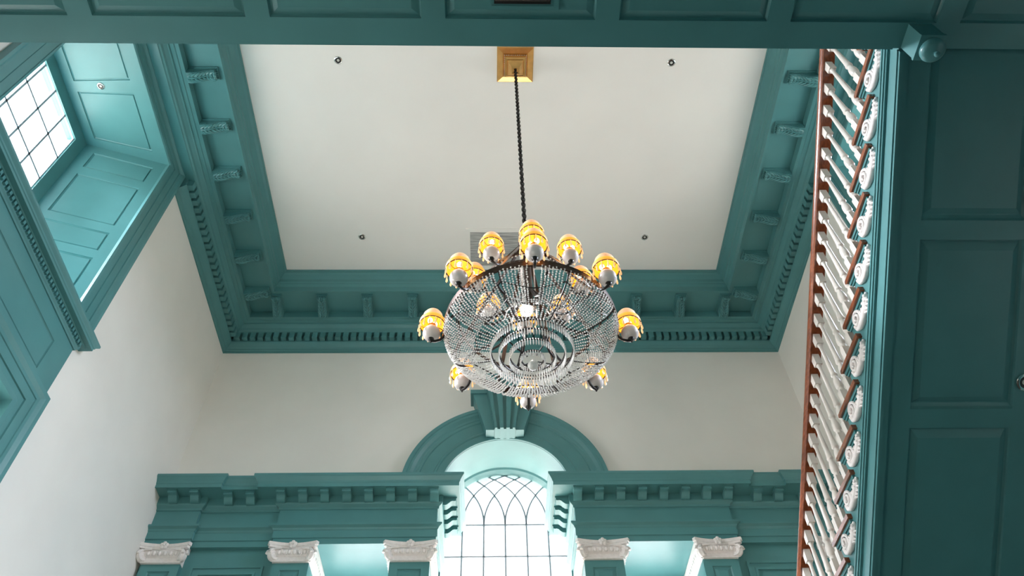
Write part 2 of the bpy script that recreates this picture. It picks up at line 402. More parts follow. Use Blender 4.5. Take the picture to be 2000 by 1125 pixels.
# ------------------------------------------------------------------ entablature across the far wall
ent = [(-0.05, 5.505), (0.13, 5.505), (0.13, 5.585), (0.145, 5.59), (0.145, 5.69), (0.155, 5.70), (0.165, 5.72), (0.20, 5.74), (0.20, 5.765), (0.13, 5.772),
       (0.13, 6.0), (0.145, 6.005), (0.15, 6.03), (0.185, 6.055), (0.195, 6.075), (0.195, 6.172), (0.395, 6.176), (0.395, 6.165), (0.41, 6.165), (0.41, 6.215),
       (0.42, 6.225), (0.425, 6.245), (0.455, 6.29), (0.47, 6.305), (0.47, 6.335), (-0.05, 6.36)]
pl_ = [(XA, 8.68), (-3.88, 8.68), (-3.88, 8.73), (-2.60, 8.73), (-2.60, 8.68), (CX-1.02, 8.68), (CX-1.02, 9.42)]
pr_ = [(2*CX-x, y) for x, y in pl_[::-1]]; pr_[-1] = (XB, 8.68)
e1 = struct(MB().sweep(pl_, ent).sweep(pr_, ent), 'trim_4', 'teal')
def block_mesh():
    m = MB()
    m.box(-0.062, 0.062, 0, 0.185, -0.016, 0)
    prof = [(0, -0.012), (0, -0.105), (0.02, -0.112), (0.05, -0.108), (0.08, -0.085), (0.105, -0.058), (0.13, -0.048), (0.15, -0.052), (0.17, -0.047), (0.176, -0.03), (0.17, -0.012)]
    m.prism(prof, 0, -0.055, 0.055); return m
b0 = block_mesh().build('modillion', 'teal', e1, smooth=True)
spots = [(x, 8.68-0.19, PI) for x in (-4.10, -3.82, -2.72, -2.437, -2.155, -1.872, -1.59, -1.307, -1.025, -0.742)] + [(x, 8.73-0.19, PI) for x in (-3.40, -3.117)]
spots += [(2*CX-x, y, r) for x, y, r in spots] 
for k in range(4):
    yy = 8.60+0.215*k; spots += [(CX-1.02+0.19, yy, -PI/2), (CX+1.02-0.19, yy, PI/2)]
for i, (x, y, rz) in enumerate(spots):
    o = b0 if i == 0 else b0.copy()
    if i: COL.objects.link(o); o.parent = e1
    o.location = (x, y, 6.174); o.rotation_euler = (0, 0, rz)

# arch architrave and keystone
def annulus_sweep(mb, prof, a0, a1, n):
    rr = []
    for i in range(n+1):
        a = a0+(a1-a0)*i/n
        rr.append([(CX+r*math.cos(a), 8.68-e, ZS+r*math.sin(a)) for r, e in prof])
    mb.rings(rr)
arp = [(0.887, -0.05), (0.887, 0.055), (0.895, 0.062), (0.99, 0.062), (1.0, 0.075), (1.02, 0.078), (1.03, 0.07), (1.2, 0.07), (1.21, 0.085), (1.25, 0.085), (1.26, 0.095), (1.29, 0.10), (1.33, 0.13), (1.36, 0.135), (1.37, 0.15), (1.42, 0.15), (1.42, -0.05)]
am = MB(); annulus_sweep(am, arp, -0.02, PI+0.02, 64)
ar = struct(am, 'trim_5', 'teal')
ks = MB()
def wedge(mb, b0_, b1_, z0, t0_, t1_, z1, ya, yb_):
    """tapered block: bottom from b0_ to b1_, top from t0_ to t1_ (offsets from the arch centre)"""
    vs = []
    for (x, z, y) in ((b0_, z0, ya), (b1_, z0, ya), (t1_, z1, yb_), (t0_, z1, yb_)): vs.append((CX+x, y, z))
    for (x, z, y) in ((b0_, z0, 8.70), (b1_, z0, 8.70), (t1_, z1, 8.70), (t0_, z1, 8.70)): vs.append((CX+x, y, z))
    mb.add(vs, [(0,1,2,3),(7,6,5,4),(0,1,5,4),(1,2,6,5),(2,3,7,6),(3,0,4,7)])
wedge(ks, -0.27, 0.27, 7.245, -0.46, 0.46, 7.90, 8.45, 8.42)
ks.box(CX-0.50, CX+0.50, 8.39, 8.70, 7.90, 7.97)
wedge(ks, -0.15, 0.15, 7.235, -0.30, 0.30, 8.17, 8.42, 8.33)
for f0, f1 in ((-0.95, -0.72), (-0.45, -0.12), (0.12, 0.45), (0.72, 0.95)):
    wedge(ks, 0.15*f0, 0.15*f1, 7.23, 0.30*f0, 0.30*f1, 8.18, 8.385, 8.285)
for sg in (-1, 1):
    ks.lathe([(0.001, -0.006), (0.06, 0), (0.06, 0.30), (0.001, 0.306)], (CX-0.30 if sg < 0 else CX+0.0, 8.34, 8.17), 16, axis='x')
ks.build('keystone', 'teal', ar, smooth=True)

# ------------------------------------------------------------------ ionic pilasters and piers
def spiral(mb, c, r0, turns, rt, axis_u, axis_v, n=26, r1=0.1):
    pts = []; rad = []
    for i in range(n+1):
        t = i/n; a = turns*2*PI*t; r = r0*(1-t*(1-r1))
        pts.append(Vector(c)+r*(math.cos(a)*Vector(axis_u)+math.sin(a)*Vector(axis_v))); rad.append(rt*(1-0.45*t))
    mb.tube(pts, rad, 6)
def pilaster(off, half, label, deep, sgn, hz, edge=9.9):
    """off = distance of its axis from the window axis"""
    x = CX+sgn*off; yb = 8.66; yf = 8.575
    t = thing('pilaster', label, 'pilaster', (x, yf, 1.9), 'ionic pilasters under the entablature')
    s = MB()
    def f(u, v, d): return (x-half+u, yf+d, 1.9+v)
    H = 5.27-1.9
    s.panelled(f, 2*half, H, [(0.10, 2*half-0.10, 0.3, H-0.10)], t=0.02, rim=0.012, fld=0.05, up=0.018)
    s.box(x-half, x+half, yf+0.024, 8.662, 1.9, 5.27)
    for (xx) in (x-half, x+half): s.add([(xx, yf, 1.9), (xx, yf, 5.27), (xx, yf+0.03, 5.27), (xx, yf+0.03, 1.9)], [(0, 1, 2, 3)])
    s.v = [(min(max(v_[0], XA+0.003), XB-0.003), v_[1], v_[2]) for v_ in s.v]
    s.build('shaft', 'teal', t)
    c = MB(); hw = half+0.005
    c.box(x-hw, x+hw, 8.545, 8.662, 5.262, 5.45)
    c.tube([(x-hw, 8.545, 5.272), (x+hw, 8.545, 5.272)], 0.012, 8)
    # concave abacus in two layers
    for (z0, z1, g_) in ((5.435, 5.465, 0.0), (5.465, 5.508, 0.014)):
        fr_ = []
        for i in range(13):
            q = -1+i/6; fr_.append((x+q*(hw+0.050+g_), 8.475+0.055*(1-q*q)-g_*0.6))
        fr_ += [(x+hw+0.075+g_, 8.51-g_*0.5), (x+hw+0.03, 8.56), (x+hw+0.03, 8.662), (x-hw-0.03, 8.662), (x-hw-0.03, 8.56), (x-hw-0.075-g_, 8.51-g_*0.5)]
        c.prism(fr_, 2, z0, z1)
    # echinus with eggs
    c.prism([(8.545, 5.33), (8.515, 5.36), (8.505, 5.40), (8.53, 5.437), (8.60, 5.437), (8.60, 5.33)], 0, x-hw+0.01, x+hw-0.01)
    for k in range(6):
        ex = x-hw*0.70+k*hw*0.28
        c.ball((ex, 8.512, 5.375), 0.026, 10, 6, (0.85, 0.7, 1.25)); c.tube([(ex+hw*0.14, 8.508, 5.41), (ex+hw*0.14, 8.515, 5.34)], 0.006, 5)
    # corner volutes set on the diagonal
    for sg in (-1, 1):
        cx, cy, cz = x+sg*(hw+0.005), 8.535, 5.345
        dg = Vector((sg*0.62, -0.78, 0)); sd = Vector((0.78*sg, 0.62, 0)); up = Vector((0, 0, 1))
        for side in (-1, 1):
            cc = Vector((cx, cy, cz))+sd*0.028*side
            spiral(c, cc, 0.074, 2.1, 0.019, dg, up)
        pts = [Vector((cx, cy, cz))+dg*(0.055*math.cos(a))+up*(0.062*math.sin(a)) for a in [2*PI*i/14 for i in range(14)]]
        c.tube([Vector((cx, cy, cz))-sd*0.035, Vector((cx, cy, cz)), Vector((cx, cy, cz))+sd*0.035], [0.056, 0.074, 0.056], 16)
        c.tube([Vector((x+sg*hw*0.55, 8.50, 5.42)), Vector((x+sg*hw*0.8, 8.49, 5.415)), Vector((cx, cy, cz))+dg*0.02+up*0.06], [0.010, 0.016, 0.018], 8)
    # rosette
    for k in range(5):
        a = PI/2+2*PI*k/5; c.ball((x+0.030*math.cos(a), 8.487, 5.468+0.030*math.sin(a)), 0.026, 8, 5, (1, 0.6, 1))
    c.ball((x, 8.470, 5.468), 0.015, 8, 5)
    if deep:   # the capital runs back along the flanks of the pier
        for sg in deep:
            xa = x+sg*half; xb_ = xa+sg*0.05
            prof = [(xa, 5.265), (xa+sg*0.012, 5.262), (xa+sg*0.03, 5.30), (xa+sg*0.055, 5.36), (xb_, 5.42), (xa+sg*0.06, 5.445), (xa+sg*0.06, 5.503), (xa, 5.503)]
            c.prism(prof, 1, 8.56, 9.40)
            for k in range(11): c.ball((xa+sg*0.045, 8.68+k*0.068, 5.365), 0.024, 8, 5, (0.7, 1, 1.25))
    c.v = [(min(max(v_[0], XA+0.003), XB-0.003), v_[1], v_[2]) for v_ in c.v]
    c.build('capital', 'plaster_carving', t, smooth=True, label='white carved ionic capital with corner volutes and a rosette')
    return t
pilaster(1.195, 0.245, 'teal panelled pilaster under the white ionic capital just left of the tall arched window', (-1, 1), -1, 0)
pilaster(1.195, 0.245, 'teal panelled pilaster under the white ionic capital just right of the tall arched window', (-1, 1), 1, 0)
pilaster(2.64, 0.22, 'teal pilaster with white ionic capital, between the left pale bay and the panelled far wall', (1,), -1, 0)
pilaster(2.64, 0.22, 'teal pilaster with white ionic capital, between the right pale bay and the stair balusters', (-1,), 1, 0)
pilaster(4.21, 0.235, 'teal pilaster with white ionic capital squeezed against the left white wall', None, -1, 0)
pilaster(4.21, 0.235, 'teal pilaster with white ionic capital half hidden behind the stair balusters', None, 1, 0)

# ------------------------------------------------------------------ window_1: arched window in the far wall
def palladian():
    yg = 9.43; PW = 0.2990
    fr_ = MB(); prof = [(RB-0.003, 9.27), (RB+0.06, 9.27), (RB+0.06, 9.50), (RB-0.042, 9.50), (RB-0.042, 9.40), (RB-0.020, 9.30)]
    rr = []
    for i in range(49):
        a = PI*i/48; rr.append([(CX+r*math.cos(a), y, ZS+r*math.sin(a)) for r, y in prof])
    fr_.rings(rr)
    for sg in (-1, 1):
        x0, x1 = sorted((CX+sg*(RB-0.013), CX+sg*0.955)); fr_.box(x0, x1, 9.36, 9.50, 3.2, ZS)
    w1 = struct(fr_, 'window_1', 'teal')
    bars = MB(); r = 0.0135
    z = ZS
    while z > 3.25:
        bars.tube([(CX-RB+0.01, yg, z), (CX+RB-0.01, yg, z)], 0.016 if z == ZS else r, 6); z -= 0.495
    for k in (-2, -1, 0, 1, 2): bars.tube([(CX+k*PW, yg, 3.2), (CX+k*PW, yg, ZS)], r, 6)
    for k in range(-3, 4):
        for sg in (-1, 1):
            pts = []
            xc = k*PW+sg*RB
            for i in range(61):
                a = PI*0.5*i/60*1.6
                px = xc - sg*RB*math.cos(a); pz = RB*math.sin(a)
                if px*px+pz*pz > (RB-0.03)**2 and i > 0: break
                pts.append((CX+px, yg, ZS+pz))
            if len(pts) > 2: bars.tube(pts, r, 6)
    bars.build('glazing_bars', 'bar', w1, smooth=True)
    gp = [(CX+0.89*math.cos(a), ZS+0.89*math.sin(a)) for a in [PI*i/40 for i in range(41)]] + [(CX-0.89, 3.2), (CX+0.89, 3.2)]
    MB().prism(gp, 1, yg+0.012, yg+0.016).build('window_glass', 'glass', w1)
    for n_, sg in ((2, -1), (3, 1)):
        x0, x1 = sorted((CX+sg*1.44, CX+sg*2.42))
        f2 = MB(); f2.box(x0, x1, 9.56, 9.61, 5.14, 5.22); f2.box(x0, x0+0.06, 9.56, 9.61, 2.7, 5.22); f2.box(x1-0.06, x1, 9.56, 9.61, 2.7, 5.22); f2.box(x0, x1, 9.56, 9.61, 2.7, 2.78)
        w2 = struct(f2, 'window_%d' % n_, 'teal')
        bb = MB()
        for k in (1, 2): bb.tube([(x0+(x1-x0)*k/3, 9.585, 2.7), (x0+(x1-x0)*k/3, 9.585, 5.2)], r, 6)
        for k in range(1, 5): bb.tube([(x0, 9.585, 2.7+0.495*k), (x1, 9.585, 2.7+0.495*k)], r, 6)
        bb.build('glazing_bars', 'bar', w2)
        MB().box(x0+0.02, x1-0.02, 9.595, 9.599, 2.72, 5.2).build('window_glass', 'glass', w2)
palladian()

# ------------------------------------------------------------------ deep panelled windows high in the side walls
SP = 0.31; DP = 0.977      # splay and depth of the reveal
def high_window(n_, mx_):
    def mapx(x, y, z): return (mx_(x), y, z)
    y0, y1, zt, zb_ = 3.04, 5.27, 9.12, 6.00
    xg = XA-DP
    o = MB()
    # window frame at the back of the reveal
    o.box(xg-0.10, xg+0.01, y0+SP-0.05, 3.475, zb_, zt+0.05); o.box(xg-0.10, xg+0.01, 4.785, y1-SP+0.05, zb_, zt+0.05)
    o.box(xg-0.10, xg+0.01, 3.475, 4.785, 8.92, zt+0.05); o.box(xg-0.10, xg+0.01, 3.475, 4.785, zb_, zb_+0.06)
    o.mapped(mapx); w = struct(o, 'window_%d' % n_, 'teal')
    jp = [(0.14, 0.875, 8.62, 8.97), (0.14, 0.875, 7.63, 8.46), (0.14, 0.875, 7.14, 7.48), (0.14, 0.875, 6.35, 7.0)]
    L = math.hypot(SP, DP)
    for sg in (1, -1):
        j = MB(); ys = y1 if sg > 0 else y0
        def f(u, v, d): 
            tt = u/L; nx, ny = SP/L, sg*DP/L
            return (XA-DP*tt-d*(nx if True else 0)*0+0.0, ys-sg*SP*tt+sg*d, v)
        j.panelled(f, L, zt, jp, v0=zb_, t=0.02, fld=0.012, rim=0.016, up=0.012)
        j.prism([(XA, ys+sg*0.022), (XA-DP, ys-sg*SP+sg*0.022), (XA-DP, ys+sg*0.13), (XA, ys+sg*0.13)], 2, zb_-0.05, 9.24)
        j.mapped(mapx); j.build('jamb_panelling', 'teal', w)
    h = MB()
    def f(u, v, d):
        # u: 0..1 depth, v: -1..1 across
        yc, hw = (y0+y1)/2, (y1-y0)/2-SP*u
        return (XA-DP*u, yc+v*hw, zt+d)
    # two panels; convert sizes roughly to the unit square
    us = [0.0, 0.155, 0.865, 1.0]
    for (a, b, c, d_) in ((0.155, 0.865, -0.86, -0.073), (0.155, 0.865, 0.090, 0.86)):
        lo = []
        for ou, ov, dep in ((0, 0, 0), (0.004, 0.005, 0.014), (0.016, 0.016, 0.02), (0.022, 0.022, 0.02), (0.03, 0.03, 0.008)):
            lo.append([f(a+ou, c+ov, dep), f(b-ou, c+ov, dep), f(b-ou, d_-ov, dep), f(a+ou, d_-ov, dep)])
        vv = [q for l in lo for q in l]; fs = []
        for k in range(4):
            for q in range(4): fs.append((4*k+q, 4*k+(q+1) % 4, 4*k+4+(q+1) % 4, 4*k+4+q))
        fs.append((16, 17, 18, 19)); h.add(vv, fs)
    for a, b in ((0, 0.155), (0.865, 1.0)): h.add([f(a, -1, 0), f(b, -1, 0), f(b, 1, 0), f(a, 1, 0)], [(0, 1, 2, 3)])
    for c, d_ in ((-1, -0.86), (-0.073, 0.090), (0.86, 1)): h.add([f(0.155, c, 0), f(0.865, c, 0), f(0.865, d_, 0), f(0.155, d_, 0)], [(0, 1, 2, 3)])
    h.prism([(XA, y0-0.08), (XA, y1+0.08), (XA-DP-0.1, y1+0.08), (XA-DP-0.1, y0-0.08)], 2, zt+0.022, 9.24)
    h.mapped(mapx); h.build('head_panelling', 'teal', w)
    MB().box(xg-0.1, XA, 2.96, 5.36, zb_-0.04, zb_).mapped(mapx).build('window_sill', 'teal', w)
    bars = MB()
    for k in range(5): bars.box(xg-0.035, xg-0.012, 3.475+0.3275*k-0.013, 3.475+0.3275*k+0.013, zb_, 8.93)
    for k in range(6): bars.box(xg-0.035, xg-0.012, 3.475, 4.785, 8.93-0.484*k-0.013, 8.93-0.484*k+0.013)
    bars.mapped(mapx); bars.build('glazing_bars', 'bar', w)
    MB().box(xg-0.045, xg-0.041, 3.47, 4.79, zb_, 8.93).mapped(mapx).build('window_glass', 'glass', w)
    # architrave around the opening
    ap_ = [(-0.004, -0.02), (-0.004, 0.02), (0.02, 0.035), (0.03, 0.035), (0.035, 0.028), (0.11, 0.03), (0.115, 0.042), (0.135, 0.042), (0.14, 0.036), (0.22, 0.038), (0.225, 0.05), (0.25, 0.055), (0.28, 0.08), (0.315, 0.085), (0.315, -0.02)]
    am_ = MB(); rr = []
    for (cy, cz, dy, dz) in ((y0, 5.98, -1, 0), (y0, zt, -1, 0.70), (y1, zt, 1, 0.70), (y1, 5.98, 1, 0)):
        rr.append([(XA+e, cy+dy*r_, cz+dz*r_) for r_, e in ap_])
    am_.rings(rr); am_.mapped(mapx); am_.build('architrave', 'teal', w)
    # doorway composition under the window: frieze panel, little cornice with teeth, lower architrave
    fz = MB()
    def f(u, v, d): return (XA+0.028-d, 2.79+u, v)
    fz.panelled(f, 2.74, 5.86, [(0.30, 2.44, 5.265, 5.645)], v0=5.10, t=0.014, rim=0.01, fld=0.012, up=0.008)
    fz.box(XA-0.01, XA+0.012, 2.79, 5.53, 5.10, 5.86)
    fz.add([(XA, 5.53, 5.10), (XA+0.028, 5.53, 5.10), (XA+0.028, 5.53, 5.86), (XA, 5.53, 5.86)], [(0, 1, 2, 3)])
    fz.add([(XA, 2.79, 5.10), (XA+0.028, 2.79, 5.10), (XA+0.028, 2.79, 5.86), (XA, 2.79, 5.86)], [(0, 1, 2, 3)])
    fz.mapped(mapx)
    tt = struct(fz, 'trim_%d' % (n_+3), 'teal')
    cp = [(-0.01, 5.835), (0.012, 5.835), (0.018, 5.85), (0.03, 5.862), (0.034, 5.872), (0.034, 5.915), (0.062, 5.918), (0.066, 5.932), (0.118, 5.934), (0.118, 5.962), (0.126, 5.968), (0.130, 5.985), (0.150, 6.005), (0.155, 6.012), (0.155, 6.035), (-0.01, 6.045)]
    cr = MB().sweep([(XA-0.01, 2.79), (XA+0.028, 2.79), (XA+0.028, 5.53), (XA-0.01, 5.53)], cp)
    cr.mapped(mapx); cr.build('cornice', 'teal', tt)
    dd = MB(); dentils_line(dd, (XA+0.028, 2.77), (XA+0.028, 5.55), (1, 0), 0.02, 0.058, 5.874, 5.916, 0.052, 0.030); dd.mapped(mapx); dd.build('dentil_course', 'teal', tt)
    return w
high_window(4, lambda x: x)
high_window(5, lambda x: XB+(XA-x))
# lower window on the left under that window, its sash set near the wall face
def low_window():
    ap_ = [(-0.004, -0.02), (-0.004, 0.045), (0.045, 0.055), (0.05, 0.045), (0.12, 0.045), (0.125, 0.06), (0.23, 0.06), (0.235, 0.07), (0.27, 0.075), (0.31, 0.10), (0.355, 0.105), (0.355, -0.02)]
    am_ = MB(); rr = []
    for (cy, cz, dy, dz) in ((DY0, 1.25, -1, 0), (DY0, DZ, -1, 0.95), (DY1, DZ, 1, 0.95), (DY1, 1.25, 1, 0)):
        rr.append([(XA+e, cy+dy*r_, cz+dz*r_) for r_, e in ap_])
    am_.rings(rr)
    d = struct(am_, 'window_6', 'teal')
    MB().box(XA-0.25, XA+0.12, DY0-0.38, DY1+0.38, 1.20, 1.26).build('window_sill', 'teal', d)
    rv = MB(); x0, x1 = XA-0.22, XA-0.14
    rv.box(x0, x1, DY0-0.02, DY1+0.02, DZ-0.20, DZ+0.02); rv.box(x0, x1, DY0-0.02, DY0+0.10, 1.26, DZ-0.2); rv.box(x0, x1, DY1-0.10, DY1+0.02, 1.26, DZ-0.2); rv.box(x0, x1, DY0+0.1, DY1-0.1, 1.26, 1.36)
    rv.box(XA-0.6, XA-0.001, DY1, DY1+0.022, 1.26, DZ+0.022); rv.box(XA-0.6, XA-0.001, DY0-0.022, DY0, 1.26, DZ+0.022); rv.box(XA-0.6, XA-0.001, DY0, DY1, DZ, DZ+0.022)
    rv.build('window_frame', 'teal', d)
    br = MB()
    for k in range(1, 6): br.box(x0+0.03, x0+0.05, DY0+0.1+(DY1-DY0-0.2)*k/6-0.01, DY0+0.1+(DY1-DY0-0.2)*k/6+0.01, 1.36, DZ-0.2)
    for k in range(1, 7): br.box(x0+0.03, x0+0.05, DY0+0.1, DY1-0.1, 1.36+0.464*k-0.01, 1.36+0.464*k+0.01)
    br.build('glazing_bars', 'bar', d)
    MB().box(x0+0.03, x0+0.034, DY0+0.1, DY1-0.1, 1.36, DZ-0.2).build('window_glass', 'glass', d)
low_window()

# ------------------------------------------------------------------ near landing over the camera
ZL, YE = 4.541, 1.790
def landing():
    s = MB()
    def f(u, v, d): return (u, v, ZL+d)
    panels = []
    for k in range(-3, 8):
        a = -2.324+1.0265*k+1.0265*0; b = a+0.885
        if a < XA+0.05: a = XA+0.1
        if b > XB-0.05: b = XB-0.1
        if b-a > 0.2: panels.append((a, b, 0.05, 1.632))
    s.panelled(f, XB, YE, panels, u0=XA, v0=YN, t=0.022, rim=0.010, fld=0.045, up=0.013)
    s.box(XA, XB, YN, YE, ZL+0.03, 5.186)
    s.add([(XA, YE, ZL), (XB, YE, ZL), (XB, YE, ZL+0.03), (XA, YE, ZL+0.03)], [(0, 1, 2, 3)])
    s.box(XA, 2.46, YE-0.005, YE+0.012, ZL+0.012, ZL+0.03)
    o = struct(s, 'floor_landing', 'teal')
    MB().box(XA, 2.46, YE-0.02, YE+0.035, 5.15, 5.186).build('landing_nosing', 'mahog', o)
    return o
landing()
# air slot let into one soffit panel
sl = MB()
for (q0, q1, q2, q3) in ((-0.03, 0.395, 1.553, 1.577), (-0.03, 0.395, 1.10, 1.125), (-0.03, 0.0, 1.125, 1.553), (0.365, 0.395, 1.125, 1.553)): sl.box(q0, q1, q2, q3, ZL-0.004, ZL+0.012)
sl.box(0.0, 0.365, 1.125, 1.553, ZL+0.0, ZL+0.012)
vt = thing('air_vent', 'square teal access frame with a black air slot in the near soffit', 'vent', (0.18, 1.34, ZL+0.01))
sl.build('vent_frame', 'teal', vt)
b_ = MB(); b_.box(0.015, 0.345, 1.500, 1.540, ZL-0.008, ZL+0.001); b_.build('air_slot', 'black', vt)
b_ = MB(); b_.box(0.02, 0.34, 1.516, 1.523, ZL-0.011, ZL-0.006); b_.build('slot_blade', 'chrome', vt)

# ------------------------------------------------------------------ staircase
SL = 0.644
RISE, GO = 0.1719, 0.2669
def YNo(n): return 2.255+GO*n
def ZT(n): return 4.842-RISE*n
def zbot(y): return 4.524-0.648*(y-1.795)
XS = 2.50
stair = thing('staircase', 'open-string staircase with white turned balusters and teal panelled underside, climbing on the right', 'staircase', (XS, 6.4, 1.9))
NLAST = 14
YEND = YNo(NLAST)
# string: face follows the steps above, a straight line below
st = MB()
poly = [(1.80, zbot(1.80)), (YEND+0.0, zbot(YEND))]
for n in range(NLAST, -2, -1):
    poly += [(YNo(n)-0.03, ZT(n)-RISE-0.02 if n == NLAST else ZT(n+1)-0.02), (YNo(n)-0.03, ZT(n)-0.02)]
poly[2] = (YEND, ZT(NLAST)-0.3)
poly += [(1.80, ZT(-1)-0.02)]
st.prism(poly, 0, XS, XS+0.045)
def slope_bar(mb, x0, x1, o0, o1, y0=1.80, y1=YEND):
    mb.prism([(y0, zbot(y0)+o0), (y1, zbot(y1)+o0), (y1, zbot(y1)+o1), (y0, zbot(y0)+o1)], 0, x0, x1)
slope_bar(st, XS-0.012, XS+0.01, -0.012, 0.03); slope_bar(st, XS-0.020, XS+0.005, 0.012, 0.024)
slope_bar(st, XS-0.016, XS+0.01, 0.168, 0.186); slope_bar(st, XS-0.024, XS+0.01, 0.186, 0.214); slope_bar(st, XS-0.030, XS+0.01, 0.214, 0.232); slope_bar(st, XS-0.014, XS+0.01, 0.232, 0.262)
st.build('string', 'teal', stair)
# panelled underside
sf = MB()
SY = 1.40
def f(u, v, d): return (XS+0.01+u, SY+v, zbot(SY+v)+0.052+d)
Wd = XB-XS-0.012; cols = [(0.20, 0.87), (1.305, 1.975)]; rows = [(a+0.40, b+0.40) for a, b in ((-0.30, 0.887), (0.99, 1.908), (2.015, 2.93), (3.035, 3.95))]
sf.panelled(f, Wd, YEND-SY, [(a, b, c, d_) for a, b in cols for c, d_ in rows], t=0.03, rim=0.016, fld=0.045, up=0.022)
sf.prism([(1.80, zbot(1.80)+0.088), (YEND, zbot(YEND)+0.088), (YEND, zbot(YEND)+0.12), (1.80, zbot(1.80)+0.12)], 0, XS+0.04, XB-0.001)
sf.build('soffit_panelling', 'teal', stair)
# step, tread, cove, scroll bracket: one of each, then copies
stp = MB().box(XS+0.045, XB-0.001, YNo(0)-GO-0.03, YNo(0)-0.03, ZT(0)-RISE-0.03, ZT(0)-0.018)
s0 = stp.build('step', 'wood_white', stair)
trd = MB()
trd.prism([(YNo(0)-GO-0.10, ZT(0)-0.020), (YNo(0)-0.01, ZT(0)-0.020), (YNo(0), ZT(0)-0.012), (YNo(0)+0.002, ZT(0)-0.002), (YNo(0)-0.005, ZT(0)+0.010), (YNo(0)-0.015, ZT(0)+0.013), (YNo(0)-GO-0.10, ZT(0)+0.013)], 0, XS-0.036, XS+0.0)
trd.box(XS, XB-0.001, YNo(0)-GO-0.03, YNo(0), ZT(0)-0.02, ZT(0)+0.013)
t0 = trd.build('tread', 'mahog', stair)
cv = MB()
cv.box(XS-0.020, XS, YNo(0)-GO-0.085, YNo(0)-0.016, ZT(0)-0.045, ZT(0)-0.0205)
cv.box(XS-0.010, XS, YNo(0)-GO-0.085, YNo(0)-0.022, ZT(0)-0.062, ZT(0)-0.0455)
k0 = cv.build('cove_moulding', 'teal', stair)
sb = MB()
yc, zc = YNo(1)-0.166, ZT(1)-0.062
def P(dy, dz, dx=0.0): return (XS-0.012-dx, yc+dy, zc+dz)
# spiral eye, S-shaped stem and leaf, cut to the face of the string
EY, EZ = 0.0, -0.024
sb.lathe([(0.001, 0.0), (0.060, 0.0), (0.058, 0.006), (0.001, 0.008)], (XS-0.010, yc+EY, zc+EZ), 22, axis='x')
pts = []; rad = []
for i in range(46):
    t_ = i/45; a = -PI*0.15-t_*2*PI*2.15; r_ = 0.066*(1-0.86*t_)
    pts.append(P(EY+r_*math.cos(a), EZ+r_*math.sin(a), 0.002+0.012*t_)); rad.append(0.0125*(1-0.35*t_))
sb.tube(pts, rad, 8)
stem_ = [(0.066, -0.040), (0.050, -0.080), (0.012, -0.102), (-0.035, -0.104), (-0.080, -0.094), (-0.122, -0.078), (-0.160, -0.058), (-0.192, -0.034), (-0.212, -0.006)]
sb.tube([P(a, b+0.010, 0.000) for a, b in stem_], [0.012, 0.017, 0.020, 0.022, 0.022, 0.021, 0.022, 0.020, 0.008], 9)
sb.tube([P(a+0.004, b+0.026, 0.012) for a, b in stem_[2:8]], [0.006, 0.007, 0.007, 0.007, 0.007, 0.004], 6)
for (a, b, q, w_, L_) in ((-0.075, -0.070, 1, 0.013, 0.050), (-0.055, -0.060, 1, 0.011, 0.046), (-0.100, -0.066, 1, 0.013, 0.044), (-0.135, -0.050, 1, 0.013, 0.045), (-0.165, -0.036, 1, 0.012, 0.038),
                          (-0.125, -0.085, -1, 0.012, 0.026), (-0.150, -0.076, -1, 0.013, 0.028), (-0.178, -0.060, -1, 0.013, 0.034), (-0.200, -0.040, -1, 0.011, 0.036)):
    sb.tube([P(a, b, 0.004), P(a-0.006*q, b+q*L_*0.55, 0.010), P(a+0.010*q if q > 0 else a-0.022, b+q*L_, 0.004)], [w_*0.8, w_, w_*0.35], 7)
sb.ball(P(-0.196, -0.018, 0.012), 0.015, 8, 6); sb.ball(P(-0.172, -0.040, 0.014), 0.012, 8, 6)
r0_ = sb.build('scroll_bracket', 'plaster_carving', stair, smooth=True)
def shift(o, n, m_=0):
    o.location = (0, GO*(n-m_), -RISE*(n-m_))
for n in range(-1, NLAST+1):
    for src, base in ((s0, 0), (t0, 0), (k0, 0), (r0_, 1)):
        if n == base: continue
        if src is r0_ and (n < 0 or n > NLAST-1): continue
        c = src.copy(); COL.objects.link(c); c.parent = stair; shift(c, n, base)
# balusters
def baluster_mesh(h):
    """h = height from tread to the underside of the rail at its centre"""
    m = MB(); a = 0.0255
    m.box(-a, a, -a, a, 0.0, 0.150)
    zb1 = h-0.085
    prof = [(0.022, 0.150), (0.020, 0.158), (0.024, 0.168), (0.020, 0.176), (0.017, 0.182), (0.024, 0.20), (0.0285, 0.222), (0.0285, 0.240), (0.023, 0.262), (0.0165, 0.285), (0.015, 0.30),
            (0.019, 0.306), (0.024, 0.314), (0.024, 0.322), (0.019, 0.330), (0.0185, 0.345), (0.0185, 0.36), (0.0125, 0.372+0.0), (0.0165, 0.39), (0.0165, 0.42), (0.0115, zb1-0.030), (0.014, zb1-0.024), (0.014, zb1-0.016), (0.021, zb1-0.008), (0.021, zb1)]
    prof = [(min(0.0262, r_*1.16) if z_ < zb1-0.012 else r_, z_) for r_, z_ in prof if not (0.36 < z_ < 0.38)]
    prof = [(r_ if not 0.19 < z_ < 0.25 else r_*1.14, z_) for r_, z_ in prof]
    m.lathe(prof, (0, 0, 0), 14)
    hs = SL*a
    m.add([(-a,-a,zb1),(a,-a,zb1),(a,a,zb1),(-a,a,zb1),(-a,-a,h+hs),(a,-a,h+hs),(a,a,h-hs),(-a,a,h-hs)], [(0,3,2,1),(4,5,6,7),(0,1,5,4),(1,2,6,5),(2,3,7,6),(3,0,4,7)])
    return m
RAILB = 0.668    # underside of the rail above the nosing line
def znose(y): return 4.855-SL*(y-2.255)
bal = {}
